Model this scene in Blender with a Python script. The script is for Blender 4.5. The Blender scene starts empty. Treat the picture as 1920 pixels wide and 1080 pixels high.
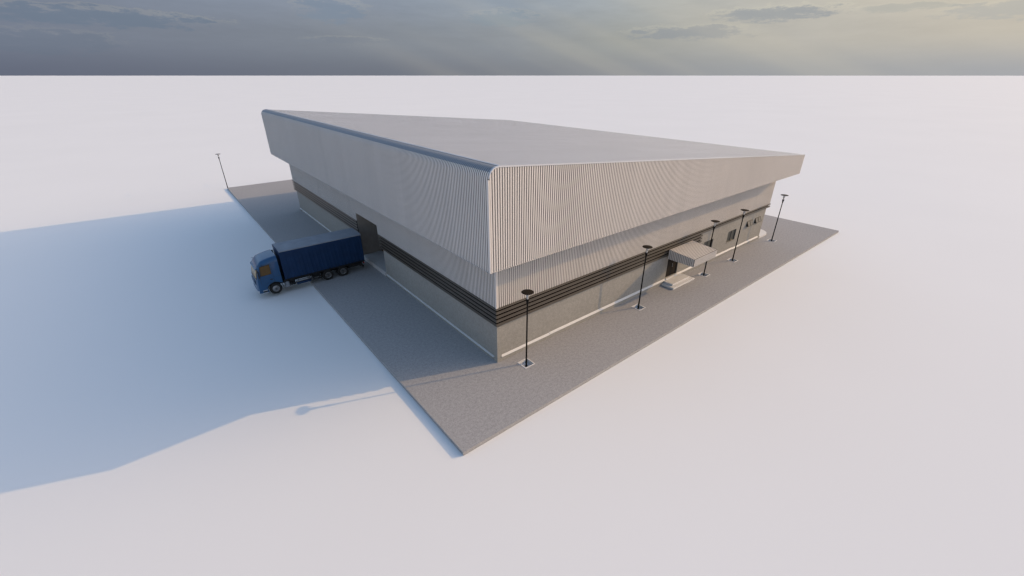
import bpy, math, random
from mathutils import Vector
random.seed(7)
S = 0.58                       # one design unit = 0.58 m
C = bpy.context.scene.collection
PI = math.pi

# ------------------------------------------------------------------ materials
def mat(name, col, rough=0.6, metal=0.0, spec=0.5, noise=None, bump=None, coat=0.0, trans=0.0, streak=None, panels=None):
    m = bpy.data.materials.new(name); m.use_nodes = True
    nt = m.node_tree; b = nt.nodes['Principled BSDF']
    b.inputs['Base Color'].default_value = (*col, 1)
    b.inputs['Roughness'].default_value = rough
    b.inputs['Metallic'].default_value = metal
    b.inputs['Specular IOR Level'].default_value = spec
    b.inputs['Coat Weight'].default_value = coat
    b.inputs['Transmission Weight'].default_value = trans
    tc = nt.nodes.new('ShaderNodeTexCoord')
    src = None
    if noise:                                   # list of (scale, amount, detail)
        for sc, amt, det in noise:
            n = nt.nodes.new('ShaderNodeTexNoise'); n.inputs['Scale'].default_value = sc
            n.inputs['Detail'].default_value = det; n.inputs['Roughness'].default_value = 0.6
            nt.links.new(tc.outputs['Object'], n.inputs['Vector'])
            mr = nt.nodes.new('ShaderNodeMapRange')
            mr.inputs['From Min'].default_value = 0.3; mr.inputs['From Max'].default_value = 0.7
            mr.inputs['To Min'].default_value = 1 - amt; mr.inputs['To Max'].default_value = 1 + amt
            nt.links.new(n.outputs['Fac'], mr.inputs['Value'])
            mx = nt.nodes.new('ShaderNodeVectorMath'); mx.operation = 'SCALE'
            if src is None: mx.inputs[0].default_value = col
            else: nt.links.new(src, mx.inputs[0])
            nt.links.new(mr.outputs['Result'], mx.inputs['Scale'])
            src = mx.outputs['Vector']
    if streak:                                  # rain marks: noise squeezed sideways, long in z
        sc, amt = streak
        mp = nt.nodes.new('ShaderNodeMapping'); mp.inputs['Scale'].default_value = (sc, sc, sc * 0.04)
        nt.links.new(tc.outputs['Object'], mp.inputs['Vector'])
        n = nt.nodes.new('ShaderNodeTexNoise'); n.inputs['Scale'].default_value = 1; n.inputs['Detail'].default_value = 4
        nt.links.new(mp.outputs['Vector'], n.inputs['Vector'])
        mr = nt.nodes.new('ShaderNodeMapRange')
        mr.inputs['From Min'].default_value = 0.3; mr.inputs['From Max'].default_value = 0.7
        mr.inputs['To Min'].default_value = 1 - amt; mr.inputs['To Max'].default_value = 1 + amt * 0.4
        nt.links.new(n.outputs['Fac'], mr.inputs['Value'])
        mx = nt.nodes.new('ShaderNodeVectorMath'); mx.operation = 'SCALE'
        if src is None: mx.inputs[0].default_value = col
        else: nt.links.new(src, mx.inputs[0])
        nt.links.new(mr.outputs['Result'], mx.inputs['Scale'])
        src = mx.outputs['Vector']
    if panels:                                  # each rolled sheet has its own faint tone
        sx, sy, sz, amt = panels
        mp = nt.nodes.new('ShaderNodeVectorMath'); mp.operation = 'MULTIPLY'; mp.inputs[1].default_value = (1/sx, 1/sy, 1/sz)
        nt.links.new(tc.outputs['Object'], mp.inputs[0])
        fl = nt.nodes.new('ShaderNodeVectorMath'); fl.operation = 'FLOOR'; nt.links.new(mp.outputs[0], fl.inputs[0])
        wn = nt.nodes.new('ShaderNodeTexWhiteNoise'); wn.noise_dimensions = '3D'; nt.links.new(fl.outputs[0], wn.inputs['Vector'])
        mr = nt.nodes.new('ShaderNodeMapRange'); mr.inputs['To Min'].default_value = 1-amt; mr.inputs['To Max'].default_value = 1+amt
        nt.links.new(wn.outputs['Value'], mr.inputs['Value'])
        mx = nt.nodes.new('ShaderNodeVectorMath'); mx.operation = 'SCALE'
        if src is None: mx.inputs[0].default_value = col
        else: nt.links.new(src, mx.inputs[0])
        nt.links.new(mr.outputs['Result'], mx.inputs['Scale'])
        src = mx.outputs['Vector']
    if src is not None: nt.links.new(src, b.inputs['Base Color'])
    if bump:
        sc, st, dist = bump
        n = nt.nodes.new('ShaderNodeTexNoise'); n.inputs['Scale'].default_value = sc; n.inputs['Detail'].default_value = 5
        nt.links.new(tc.outputs['Object'], n.inputs['Vector'])
        bp = nt.nodes.new('ShaderNodeBump'); bp.inputs['Strength'].default_value = st; bp.inputs['Distance'].default_value = dist
        nt.links.new(n.outputs['Fac'], bp.inputs['Height']); nt.links.new(bp.outputs['Normal'], b.inputs['Normal'])
    return m

M = {}
M['ground'] = mat('white_ground', (.76, .745, .74), .95, spec=.1, noise=[(.03, .012, 3)])
M['apron'] = mat('speckled_paving', (.345, .330, .328), .95, spec=.05, noise=[(5, .10, 2), (13, .15, 2), (.12, .03, 3)], bump=(18, .3, .008))
M['pit'] = mat('pit_shade', (.10, .095, .09), .9, spec=.1)  # pit walls darkened: the shade of the holes is put into the colour
M['stucco'] = mat('grey_stucco', (.305, .285, .260), .95, spec=.05, noise=[(5, .08, 2), (14, .11, 2), (.25, .03, 2)], bump=(16, .4, .008))
M['cladding'] = mat('pale_ribbed_steel', (.62, .57, .54), .55, spec=.25, noise=[(.35, .03, 4)], streak=(2.2, .03), panels=(1.02, 1.02, 50, .03))
M['groove'] = mat('groove_stripe_coating', (.26, .235, .215), .6, spec=.3)  # darker stripes of the sheet's own coating, in the rib grooves
M['bend'] = mat('bluish_bent_steel', (.27, .285, .32), .5, metal=.5)
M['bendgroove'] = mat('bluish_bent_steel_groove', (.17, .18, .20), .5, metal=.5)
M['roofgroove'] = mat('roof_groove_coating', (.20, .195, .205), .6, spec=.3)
M['roof'] = mat('grey_ribbed_roof_steel', (.55, .54, .56), .42, spec=.5, noise=[(.2, .04, 4)], panels=(9.03, 1.02, 50, .05))
M['white_trim'] = mat('white_trim', (.64, .615, .60), .7, spec=.2, noise=[(3, .03, 2)])
M['louvre'] = mat('brown_louvre', (.066, .053, .041), .4, spec=.5, noise=[(1.2, .08, 3)])
M['dark_gap'] = mat('louvre_shade_backing', (.006, .004, .003), .9, spec=.05)  # black sheet behind the slats stands for the shade in the gaps
M['dock'] = mat('brown_shutter', (.095, .050, .016), .9, spec=.02, noise=[(.9, .12, 3)])
M['jamb'] = mat('plaster_jamb', (.30, .27, .25), .9, spec=.2, noise=[(3, .07, 2)])
M['dock_floor'] = mat('pale_concrete', (.50, .48, .47), .8, spec=.3, noise=[(2, .06, 3)])
M['door'] = mat('dark_timber_door', (.012, .009, .007), .7, spec=.15, noise=[(4, .15, 3)])
M['frame'] = mat('dark_window_frame', (.07, .065, .06), .5)
M['pale_frame'] = mat('aluminium_frame', (.42, .41, .40), .4, metal=.3)
M['glass'] = mat('tinted_glass', (.055, .058, .052), .3, spec=.35)
M['frost'] = mat('frosted_glass', (.105, .105, .11), .45, spec=.2)
M['black'] = mat('black_painted_steel', (.006, .005, .005), .7, spec=.15, noise=[(6, .1, 2)])
M['disc'] = mat('dark_brown_disc', (.020, .015, .012), .7, spec=.15, noise=[(6, .1, 2)])
M['cup'] = mat('clear_glass_cup', (.85, .86, .88), .12, trans=.75)
M['bulb'] = mat('white_bulb', (.85, .85, .84), .4)
M['paint'] = mat('blue_truck_paint', (.009, .062, .155), .3, spec=.4, coat=.3, noise=[(1.5, .06, 3)])
M['tarp'] = mat('navy_tarpaulin', (.005, .026, .078), .55, spec=.25, noise=[(1.3, .15, 4)], bump=(1.4, .4, .05))
M['tarp_roof'] = mat('grey_tarpaulin_roof', (.23, .25, .29), .6, spec=.3, noise=[(1.1, .10, 4)], bump=(1.6, .35, .05))
M['rubber'] = mat('tyre_rubber', (.022, .021, .021), .85, spec=.2, noise=[(8, .15, 2)])
M['rim'] = mat('dusty_steel_rim', (.22, .22, .23), .4, metal=.5)
M['hub'] = mat('dark_hub', (.07, .07, .075), .5, metal=.4)
M['chassis'] = mat('chassis_black', (.016, .016, .018), .7, spec=.2)
M['tank'] = mat('brushed_tank', (.25, .26, .28), .38, metal=.7, noise=[(4, .1, 3)])
M['amber'] = mat('amber_cab_glass', (.13, .065, .012), .15, spec=.5)
M['screen'] = mat('lit_amber_windscreen', (.42, .28, .13), .15, spec=.4)  # amber tint lightened: the reflection on the screen is put into the colour
M['seal'] = mat('black_seal', (.012, .012, .013), .5)
M['lamp_glass'] = mat('headlight_glass', (.55, .58, .62), .15, spec=.6)
M['red'] = mat('red_lens', (.32, .02, .015), .25)
M['bodywhite'] = mat('white_box_panel', (.55, .55, .54), .5, noise=[(2, .05, 3)])

# ------------------------------------------------------------------ mesh helpers (all in design units)
class MB:
    def __init__(self): self.v = []; self.f = []; self.dark = set()
    def add(self, vs, fs):
        n = len(self.v); self.v += [tuple(p) for p in vs]; self.f += [tuple(i + n for i in f) for f in fs]; return self
    def box(self, x0, x1, y0, y1, z0, z1):
        return self.add([(x0,y0,z0),(x1,y0,z0),(x1,y1,z0),(x0,y1,z0),(x0,y0,z1),(x1,y0,z1),(x1,y1,z1),(x0,y1,z1)],
                        [(0,3,2,1),(4,5,6,7),(0,1,5,4),(1,2,6,5),(2,3,7,6),(3,0,4,7)])
    def rbox(self, x0, x1, y0, y1, z0, z1, r=.04):
        """box with chamfered vertical and horizontal edges"""
        vs = []
        rings = [(z0, r), (z0 + r, 0), (z1 - r, 0), (z1, r)]
        for z, i in rings:
            a, b, c, d = x0 + i, x1 - i, y0 + i, y1 - i; k = r
            vs += [(a+k,c,z),(b-k,c,z),(b,c+k,z),(b,d-k,z),(b-k,d,z),(a+k,d,z),(a,d-k,z),(a,c+k,z)]
        fs = [tuple(range(7, -1, -1)), tuple(range(24, 32))]
        for q in range(3):
            for j in range(8):
                fs.append((q*8+j, q*8+(j+1)%8, q*8+8+(j+1)%8, q*8+8+j))
        return self.add(vs, fs)
    def quad(self, a, b, c, d): return self.add([a,b,c,d], [(0,1,2,3)])
    def prism_y(self, prof, y0, y1):
        n = len(prof)
        vs = [(x,y0,z) for x,z in prof] + [(x,y1,z) for x,z in prof]
        fs = [tuple(range(n)), tuple(range(2*n-1, n-1, -1))] + [(i,i+n,(i+1)%n+n,(i+1)%n) for i in range(n)]
        return self.add(vs, fs)
    def lathe(self, prof, cx=0, cy=0, cz=0, n=24, axis='z', cap=True):
        """prof: list of (radius, height)"""
        vs = []
        for r, h in prof:
            for k in range(n):
                a = 2*PI*k/n; p = r*math.cos(a); q = r*math.sin(a)
                vs.append((cx+p,cy+q,cz+h) if axis == 'z' else ((cx+p,cy+h,cz+q) if axis == 'y' else (cx+h,cy+p,cz+q)))
        fs = []
        for i in range(len(prof)-1):
            for k in range(n): fs.append((i*n+k, i*n+(k+1)%n, (i+1)*n+(k+1)%n, (i+1)*n+k))
        if cap:
            if prof[0][0] > 1e-6: fs.append(tuple(range(n-1,-1,-1)))
            if prof[-1][0] > 1e-6: fs.append(tuple((len(prof)-1)*n+k for k in range(n)))
        return self.add(vs, fs)
    def tube(self, pts, r, n=8):
        pts = [Vector(p) for p in pts]; vs = []
        for i, p in enumerate(pts):
            d = (pts[min(i+1,len(pts)-1)] - pts[max(i-1,0)]).normalized()
            u = d.cross(Vector((0,0,1)) if abs(d.z) < .9 else Vector((1,0,0))).normalized(); w = d.cross(u)
            vs += [tuple(p + (u*math.cos(2*PI*k/n) + w*math.sin(2*PI*k/n))*r) for k in range(n)]
        fs = [(i*n+k, i*n+(k+1)%n, (i+1)*n+(k+1)%n, (i+1)*n+k) for i in range(len(pts)-1) for k in range(n)]
        fs += [tuple(range(n-1,-1,-1)), tuple((len(pts)-1)*n+k for k in range(n))]
        return self.add(vs, fs)

def build(name, mb, m, parent=None, origin=(0,0,0), smooth=False, fix=True, m2=None):
    ox, oy, oz = origin
    me = bpy.data.meshes.new(name)
    me.from_pydata([((x-ox)*S,(y-oy)*S,(z-oz)*S) for x,y,z in mb.v], [], mb.f)
    if fix:
        import bmesh
        b = bmesh.new(); b.from_mesh(me); bmesh.ops.recalc_face_normals(b, faces=b.faces); b.to_mesh(me); b.free()
    if smooth:
        me.polygons.foreach_set('use_smooth', [True]*len(me.polygons))
        try: me.set_sharp_from_angle(angle=math.radians(38))
        except Exception: pass
    me.materials.append(m)
    if mb.dark:
        me.materials.append(m2 or M['groove'])
        for i in mb.dark: me.polygons[i].material_index = 1
    me.update()
    o = bpy.data.objects.new(name, me); C.objects.link(o)
    if parent: o.parent = parent
    else: o.location = (ox*S, oy*S, oz*S)
    return o

def empty(name, loc, label, cat, group=None):
    o = bpy.data.objects.new(name, None); C.objects.link(o)
    o.location = tuple(c*S for c in loc); o.empty_display_size = .3
    o['label'] = label; o['category'] = cat
    if group: o['group'] = group
    return o
def struct(o, label=None):
    o['kind'] = 'structure'
    if label: o['label'] = label
    return o

# ------------------------------------------------------------------ main dimensions
ZG = -.414                                    # open ground level below the paved slab
LX, LY = 96.3, 128.4                          # slab
EX, EY = 10.38, 8.62                          # near wall corner
WX1, WY1 = 78.35, 90.66                       # far ends of the walls
ZL0, ZL1 = 4.80, 7.25                         # louvre band
FX, FY, GX, GY = 7.55, 5.63, 80.3, 93.4       # overhanging upper box
ZO = 13.35                                    # its underside
RIB = .28                                     # rib pitch
def roof_z(x): return 23.0 - .0872*(x - 8.64)

# ------------------------------------------------------------------ ground and slab
g = MB(); R_ = 110000.
g.quad((-R_,-R_,ZG),(R_,-R_,ZG),(R_,R_,ZG),(-R_,R_,ZG))
struct(build('ground', g, M['ground'], fix=False), 'flat empty white ground reaching the horizon')

PITS = [(12.93,6.45),(34.28,6.45),(52.3,6.45),(62.2,6.45),(78.5,6.45)]
PH = .75
def sheet_with_holes(mb, x0, x1, y0, y1, zt, zb, holes):
    xs = sorted({x0, x1} | {h[0] for h in holes} | {h[1] for h in holes})
    ys = sorted({y0, y1} | {h[2] for h in holes} | {h[3] for h in holes})
    for i in range(len(xs)-1):
        for j in range(len(ys)-1):
            cx, cy = (xs[i]+xs[i+1])/2, (ys[j]+ys[j+1])/2
            if any(h[0] < cx < h[1] and h[2] < cy < h[3] for h in holes): continue
            mb.quad((xs[i],ys[j],zt),(xs[i+1],ys[j],zt),(xs[i+1],ys[j+1],zt),(xs[i],ys[j+1],zt))
    for h in holes:
        a,b,c,d = h; q_ = len(mb.f); mb.dark.update(range(q_, q_+4))
        mb.quad((a,c,zb),(b,c,zb),(b,c,zt),(a,c,zt)); mb.quad((b,c,zb),(b,d,zb),(b,d,zt),(b,c,zt))
        mb.quad((b,d,zb),(a,d,zb),(a,d,zt),(b,d,zt)); mb.quad((a,d,zb),(a,c,zb),(a,c,zt),(a,d,zt))
    a,b,c,d = x0,x1,y0,y1
    mb.quad((a,c,zb),(b,c,zb),(b,c,zt),(a,c,zt)); mb.quad((b,c,zb),(b,d,zb),(b,d,zt),(b,c,zt))
    mb.quad((b,d,zb),(a,d,zb),(a,d,zt),(b,d,zt)); mb.quad((a,d,zb),(a,c,zb),(a,c,zt),(a,d,zt))
a = MB()
sheet_with_holes(a, 0, LX, 0, LY, 0, ZG-.05, [(x-PH,x+PH,y-PH,y+PH) for x,y in PITS])
struct(build('pavement', a, M['apron'], fix=False, m2=M['pit']), 'raised grey speckled paving slab around the warehouse')

# ------------------------------------------------------------------ warehouse
wh = empty('warehouse', (EX,EY,0), 'huge pale ribbed warehouse with overhanging slanted roof on a grey paved slab', 'warehouse')
O = (EX,EY,0)
def part(name, mb, m, parent=None, **k): return build(name, mb, m, parent or wh, O, **k)

# rib cross section: list of (offset along the run, outward offset)
def ribs(a0, a1, pitch=RIB, h=.075):
    n = max(1, round((a1-a0)/pitch)); p = (a1-a0)/n; out = []
    for i in range(n):
        b = a0+i*p
        out += [(b,0),(b+.24*p,0),(b+.32*p,h),(b+.92*p,h)]
    out.append((a1,0)); return out
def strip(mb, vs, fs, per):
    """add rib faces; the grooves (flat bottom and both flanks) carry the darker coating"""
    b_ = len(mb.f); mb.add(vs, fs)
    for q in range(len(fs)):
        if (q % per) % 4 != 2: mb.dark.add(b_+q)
def ribbed(mb, a0, a1, path, place, pitch=RIB, h=.075):
    """path: list of ((p,q), (np,nq)) stations with outward normal; place(a,p,q)->xyz"""
    rb = ribs(a0, a1, pitch, h); n = len(rb); vs = []
    for (p,q),(np_,nq) in path:
        for a_, o_ in rb: vs.append(place(a_, p+np_*o_, q+nq*o_))
    fs = [(k*n+i, k*n+i+1, (k+1)*n+i+1, (k+1)*n+i) for k in range(len(path)-1) for i in range(n-1)]
    strip(mb, vs, fs, n-1)
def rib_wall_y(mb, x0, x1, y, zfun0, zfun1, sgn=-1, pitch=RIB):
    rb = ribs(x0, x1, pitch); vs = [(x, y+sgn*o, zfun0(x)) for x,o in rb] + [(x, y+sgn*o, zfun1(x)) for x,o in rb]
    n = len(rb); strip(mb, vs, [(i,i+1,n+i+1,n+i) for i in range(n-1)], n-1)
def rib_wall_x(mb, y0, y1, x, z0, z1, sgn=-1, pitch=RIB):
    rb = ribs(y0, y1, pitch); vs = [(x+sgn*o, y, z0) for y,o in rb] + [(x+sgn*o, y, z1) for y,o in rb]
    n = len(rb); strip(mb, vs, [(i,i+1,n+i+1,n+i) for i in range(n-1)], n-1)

r0 = 1.0; acx = FX+r0; acz = roof_z(acx+.087) - .996*r0
arc = []
for k in range(11):
    t = math.radians(180 - 95*k/10)
    arc.append(((acx+r0*math.cos(t), acz+r0*math.sin(t)), (math.cos(t), math.sin(t))))
pl = lambda a_,p,q: (p, a_, q)
f = MB(); ribbed(f, FY, GY, [((FX,ZO),(-1,0))] + arc[:5], pl)
part('front_cladding', f, M['cladding'], fix=False)
f = MB(); ribbed(f, FY, GY, arc[4:], pl)
part('eave_bend', f, M['bend'], fix=False, m2=M['bendgroove'])
r1 = .45; ecx = GX-r1; ecz = roof_z(ecx) - r1
f = MB(); ribbed(f, FY, GY, [arc[-1], ((ecx, ecz+r1),(.087,.996)), ((ecx+.7*r1, ecz+.7*r1),(.7,.7)), ((GX, ecz),(1,0))], pl)
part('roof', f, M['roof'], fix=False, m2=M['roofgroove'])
f = MB(); ribbed(f, FY, GY, [((GX, ecz),(1,0)), ((GX,ZO),(1,0))], pl)
part('rear_cladding', f, M['cladding'], fix=False)
def top(x):
    if x < acx+.087: 
        d = min(1, abs(x-acx)); return acz + math.sqrt(max(0, r0*r0-d*d))
    if x > ecx: return ecz + math.sqrt(max(0, r1*r1-(x-ecx)**2))
    return roof_z(x)
for name, y, s in (('gable_cladding', FY, -1), ('gable_cladding', GY, 1)):
    f = MB(); rib_wall_y(f, FX, GX, y, lambda x: ZO, top, s); part(name, f, M['cladding'], fix=False)
# underside of the overhang
f = MB()
f.quad((FX-.12,FY-.12,ZO),(GX,FY-.12,ZO),(GX,EY,ZO),(FX-.12,EY,ZO)); f.quad((FX-.12,WY1,ZO),(GX,WY1,ZO),(GX,GY,ZO),(FX-.12,GY,ZO))
f.quad((FX-.12,EY,ZO),(EX,EY,ZO),(EX,WY1,ZO),(FX-.12,WY1,ZO)); f.quad((WX1,EY,ZO),(GX,EY,ZO),(GX,WY1,ZO),(WX1,WY1,ZO))
part('soffit', f, M['cladding'], fix=False)
# thin folded flashings along the gable tops and the lower rims
f = MB()
prev = None
for x in [FX, FX+.03, FX+.1, FX+.22, FX+.4, FX+.65, acx+.09, ecx, ecx+.25, GX-.05]:
    z = top(x); q = [(x,FY-.12,z-.01),(x,FY-.12,z+.115),(x,FY+.04,z+.115)]
    if prev: f.add(prev+q, [(0,3,4,1),(1,4,5,2)])
    prev = q
part('roof_flashing', f, M['roof'], fix=False)
for xs_ in (FX+1.2,):
    f = MB(); z_ = roof_z(xs_)+.10; f.add([(xs_-.13,FY,z_+.011),(xs_,FY,z_+.05),(xs_+.13,FY,z_-.011),(xs_-.13,GY,z_+.011),(xs_,GY,z_+.05),(xs_+.13,GY,z_-.011)],[(0,1,4,3),(1,2,5,4),(0,2,1),(3,4,5)])
    part('eave_seam', f, M['roof'], fix=False)

# cladding of the main walls under the overhang
DK0, DK1, DKT, DKZ = 40.1, 49.0, 8.68, .8         # dock opening
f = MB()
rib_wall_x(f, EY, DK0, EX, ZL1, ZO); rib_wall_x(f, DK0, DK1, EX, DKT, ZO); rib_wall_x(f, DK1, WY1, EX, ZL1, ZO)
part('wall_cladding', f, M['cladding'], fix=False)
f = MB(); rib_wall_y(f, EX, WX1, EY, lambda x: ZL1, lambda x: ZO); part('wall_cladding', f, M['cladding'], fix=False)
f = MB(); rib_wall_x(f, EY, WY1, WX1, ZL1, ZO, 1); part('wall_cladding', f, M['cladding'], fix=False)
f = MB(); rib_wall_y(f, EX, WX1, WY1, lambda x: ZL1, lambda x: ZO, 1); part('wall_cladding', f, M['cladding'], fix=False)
# corner flashing
f = MB(); f.box(EX-.13, EX+.06, EY-.13, EY+.06, ZL1+.002, ZO-.002); part('corner_trim', f, M['cladding'])
f = MB(); f.box(FX-.13, FX+.02, FY-.13, FY+.06, ZO+.003, acz+.02); part('corner_trim', f, M['cladding'])

# louvre bands: five slats, mitred at the near corner
SL = [(7.06,7.26),(6.56,6.85),(6.05,6.34),(5.54,5.83),(5.03,5.32)]
def slat(mb, z0, z1, run, a0, a1, mitre, ol=.21, oh=.15):
    """run 'x': along the right wall, 'y': along the left wall; outer face leans out towards its lower edge"""
    pr = [(oh,z1),(ol,z0),(ol-.06,z0),(oh-.06,z1)]
    def P(o_, z, a_, first):
        if run == 'x': return ((EX-o_) if (first and mitre) else a_, EY-o_, z)
        return (EX-o_, (EY-o_) if (first and mitre) else a_, z)
    vs = [P(o_, z, a0, True) for o_,z in pr] + [P(o_, z, a1, False) for o_,z in pr]
    fs = [(i,(i+1)%4,(i+1)%4+4,i+4) for i in range(4)] + [(4,5,6,7)] + ([] if mitre else [(3,2,1,0)])
    mb.add(vs, fs)
XS = 53.2
f = MB()
for i,(z0,z1) in enumerate(SL): slat(f, z0, z1, 'x', EX, WX1+.1 if i < 2 else XS, True)
fr = part('louvre_band', f, M['louvre'])
f = MB()
for z0,z1 in SL: slat(f, z0, z1, 'y', EY, DK0-.3, True)
fl = part('louvre_band', f, M['louvre'])
f = MB()
for z0,z1 in SL: slat(f, z0, z1, 'y', DK1+.05, WY1+.1, False)
fl2 = part('louvre_band', f, M['louvre'])
f = MB(); f.box(EX+.1, XS, EY+.1, EY+.5, ZL0, ZL1); f.box(XS, WX1, EY+.1, EY+.5, 6.33, ZL1); part('louvre_shade_backing', f, M['dark_gap'])
f = MB(); f.box(EX+.1, EX+.5, EY+.52, DK0-.3, ZL0, ZL1); f.box(EX+.1, EX+.5, DK1+.05, WY1, ZL0, ZL1); part('louvre_shade_backing', f, M['dark_gap'])

# lower walls with openings
def wall_grid(mb, along, pos, a0, a1, z0, z1, holes, depth):
    """along 'x' : plane y=pos, reveals go to y=pos+depth"""
    xs = sorted({a0,a1} | {h[0] for h in holes} | {h[1] for h in holes}); zs = sorted({z0,z1} | {h[2] for h in holes} | {h[3] for h in holes})
    P = (lambda a_,z,d=0: (a_,pos+d,z)) if along == 'x' else (lambda a_,z,d=0: (pos+d,a_,z))
    for i in range(len(xs)-1):
        for j in range(len(zs)-1):
            cx, cz = (xs[i]+xs[i+1])/2, (zs[j]+zs[j+1])/2
            if any(h[0] < cx < h[1] and h[2] < cz < h[3] for h in holes): continue
            mb.quad(P(xs[i],zs[j]),P(xs[i+1],zs[j]),P(xs[i+1],zs[j+1]),P(xs[i],zs[j+1]))
    for x0,x1,za,zb in holes:
        mb.quad(P(x0,za),P(x0,za,depth),P(x0,zb,depth),P(x0,zb)); mb.quad(P(x1,za),P(x1,za,depth),P(x1,zb,depth),P(x1,zb))
        mb.quad(P(x0,za),P(x1,za),P(x1,za,depth),P(x0,za,depth)); mb.quad(P(x0,zb),P(x1,zb),P(x1,zb,depth),P(x0,zb,depth))
REC = .14
DOOR = (44.25, 47.45, .84, 4.42)
WINS = [(54.9,58.0,2.4,4.45),(63.3,66.4,2.4,4.5)]
AWN = [(70.2,72.4,4.05,5.13),(73.55,75.9,4.05,5.13)]
WXL, WYL = 77.75, 90.1
f = MB()
wall_grid(f, 'x', EY+REC, EX+.62, XS, .3, ZL0, [DOOR], .35)
wall_grid(f, 'x', EY+REC, XS, WXL, .3, 6.33, WINS+AWN, .3)
f.box(EX, EX+.62, EY, EY+.62, 0, ZL0)                              # corner pier
f.quad((XS,EY+.03,ZL0),(XS,EY+REC,ZL0),(XS,EY+REC,6.33),(XS,EY+.03,6.33))
part('stucco_wall', f, M['stucco'], fix=False)
f = MB()
f.quad((EX+REC,EY+.62,.3),(EX+REC,39.3,.3),(EX+REC,39.3,ZL0),(EX+REC,EY+.62,ZL0))
f.quad((EX+REC,DK1,.3),(EX+REC,WYL,.3),(EX+REC,WYL,ZL0),(EX+REC,DK1,ZL0))
part('stucco_wall', f, M['stucco'], fix=False)
f = MB()
f.quad((WXL,EY+REC,0),(WXL,WYL,0),(WXL,WYL,ZL1),(WXL,EY+REC,ZL1)); f.quad((EX+REC,WYL,0),(WXL,WYL,0),(WXL,WYL,ZL1),(EX+REC,WYL,ZL1))
f.quad((EX,EY,ZL1),(WX1,EY,ZL1),(WX1,WY1,ZL1),(EX,WY1,ZL1)) if 0 else None
f.quad((WXL,EY+.03,ZL1),(WX1,EY+.03,ZL1),(WX1,WY1,ZL1),(WXL,WY1,ZL1)); f.quad((EX,WYL,ZL1-.01),(WX1,WYL,ZL1-.01),(WX1,WY1,ZL1-.01),(EX,WY1,ZL1-.01))
part('stucco_wall', f, M['stucco'], fix=False)
# ground beam and its white sloping cap
def beam(mb, along, a0, a1, z):
    if along == 'x': mb.box(a0,a1,EY+.002,EY+REC+.02,0,z)
    else: mb.box(EX+.002,EX+REC+.02,a0,a1,0,z)
def cap(mb, along, a0, a1, z, w=.20):
    pr = [(-.06,z),(-.06,z+.05),(REC+.015,z+w+.05),(REC+.015,z)]
    if along == 'x': vs = [(a0,EY+o_,q) for o_,q in pr]+[(a1,EY+o_,q) for o_,q in pr]
    else: vs = [(EX+o_,a0,q) for o_,q in pr]+[(EX+o_,a1,q) for o_,q in pr]
    mb.add(vs, [(i,(i+1)%4,(i+1)%4+4,i+4) for i in range(4)]+[(3,2,1,0),(4,5,6,7)])
f = MB(); beam(f,'x',EX+.62,43.1,.52); beam(f,'x',43.1,49.4,.5); beam(f,'x',49.4,WXL,.52); part('plinth', f, M['stucco'])
f = MB(); beam(f,'y',EY+.62,39.3,.34); beam(f,'y',DK1,WYL,.34); part('plinth', f, M['stucco'])
f = MB(); cap(f,'x',EX+.64,18.7,.52,.20); cap(f,'x',18.7,44.2,.56,.22); cap(f,'x',47.5,66.2,.56,.22); cap(f,'x',66.2,76.9,.50,.2); part('plinth_cap', f, M['white_trim'])
f = MB(); cap(f,'y',EY+.75,39.2,.36,.06); cap(f,'y',DK1+.1,WYL-.05,.36,.06); part('plinth_cap', f, M['white_trim'])

# dock bay
DB = 13.9
f = MB(); f.box(EX-.05, DB+.3, 39.3, DK1-.002, .02, DKZ);
part('dock_floor', f, M['dock_floor'])
f = MB(); f.box(EX+.04, DB+.2, DK1, DK1+.3, .35, DKT+.25); f.box(EX+.45, DB+.2, 39.0, 39.3, .35, DKT+.25)
f.box(EX+.09, DB+.2, 39.3, DK1, DKT+.004, DKT+.3); part('dock_reveal', f, M['jamb'])
f = MB(); k = 0; z = DKZ
rows = 34; hh = (DKT-DKZ)/rows
for k in range(rows):                         # interlocking slats of the rolling shutter
    z0 = DKZ+k*hh; 
    f.add([(DB,39.3,z0),(DB,DK1,z0),(DB-.05,39.3,z0+hh*.5),(DB-.05,DK1,z0+hh*.5),(DB,39.3,z0+hh),(DB,DK1,z0+hh)], [(0,1,3,2),(2,3,5,4)])
sh = part('dock_shutter', f, M['dock'], fix=False)
f = MB(); f.box(DB-.12, DB+.02, 39.3, 39.52, DKZ, DKT); f.box(DB-.12, DB+.02, DK1-.22, DK1, DKZ, DKT); f.box(DB-.2, DB, 39.52, DK1-.22, DKT-.4, DKT)
build('guide_rail', f, M['jamb'], sh, O)

# entrance door
x0,x1,z0,z1 = DOOR; yy = EY+REC
f = MB(); f.box(x0,x0+.12,yy+.06,yy+.34,z0,z1); f.box(x1-.12,x1,yy+.06,yy+.34,z0,z1); f.box(x0+.12,x1-.12,yy+.06,yy+.34,z1-.12,z1)
dr = part('entrance_door', f, M['frame'])
mid = (x0+x1)/2
for a_,b_ in ((x0+.13,mid-.01),(mid+.01,x1-.13)):
    f = MB(); f.box(a_,b_,yy+.16,yy+.26,z0+.02,z1-.13)
    build('door_leaf', f, M['door'], dr, O)
f = MB(); f.tube([(mid+.14,yy+.16,z0+1.5),(mid+.14,yy+.08,z0+1.5),(mid+.14,yy+.08,z0+2.1),(mid+.14,yy+.16,z0+2.1)], .025)
build('door_handle', f, M['pale_frame'], dr, O)
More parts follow.
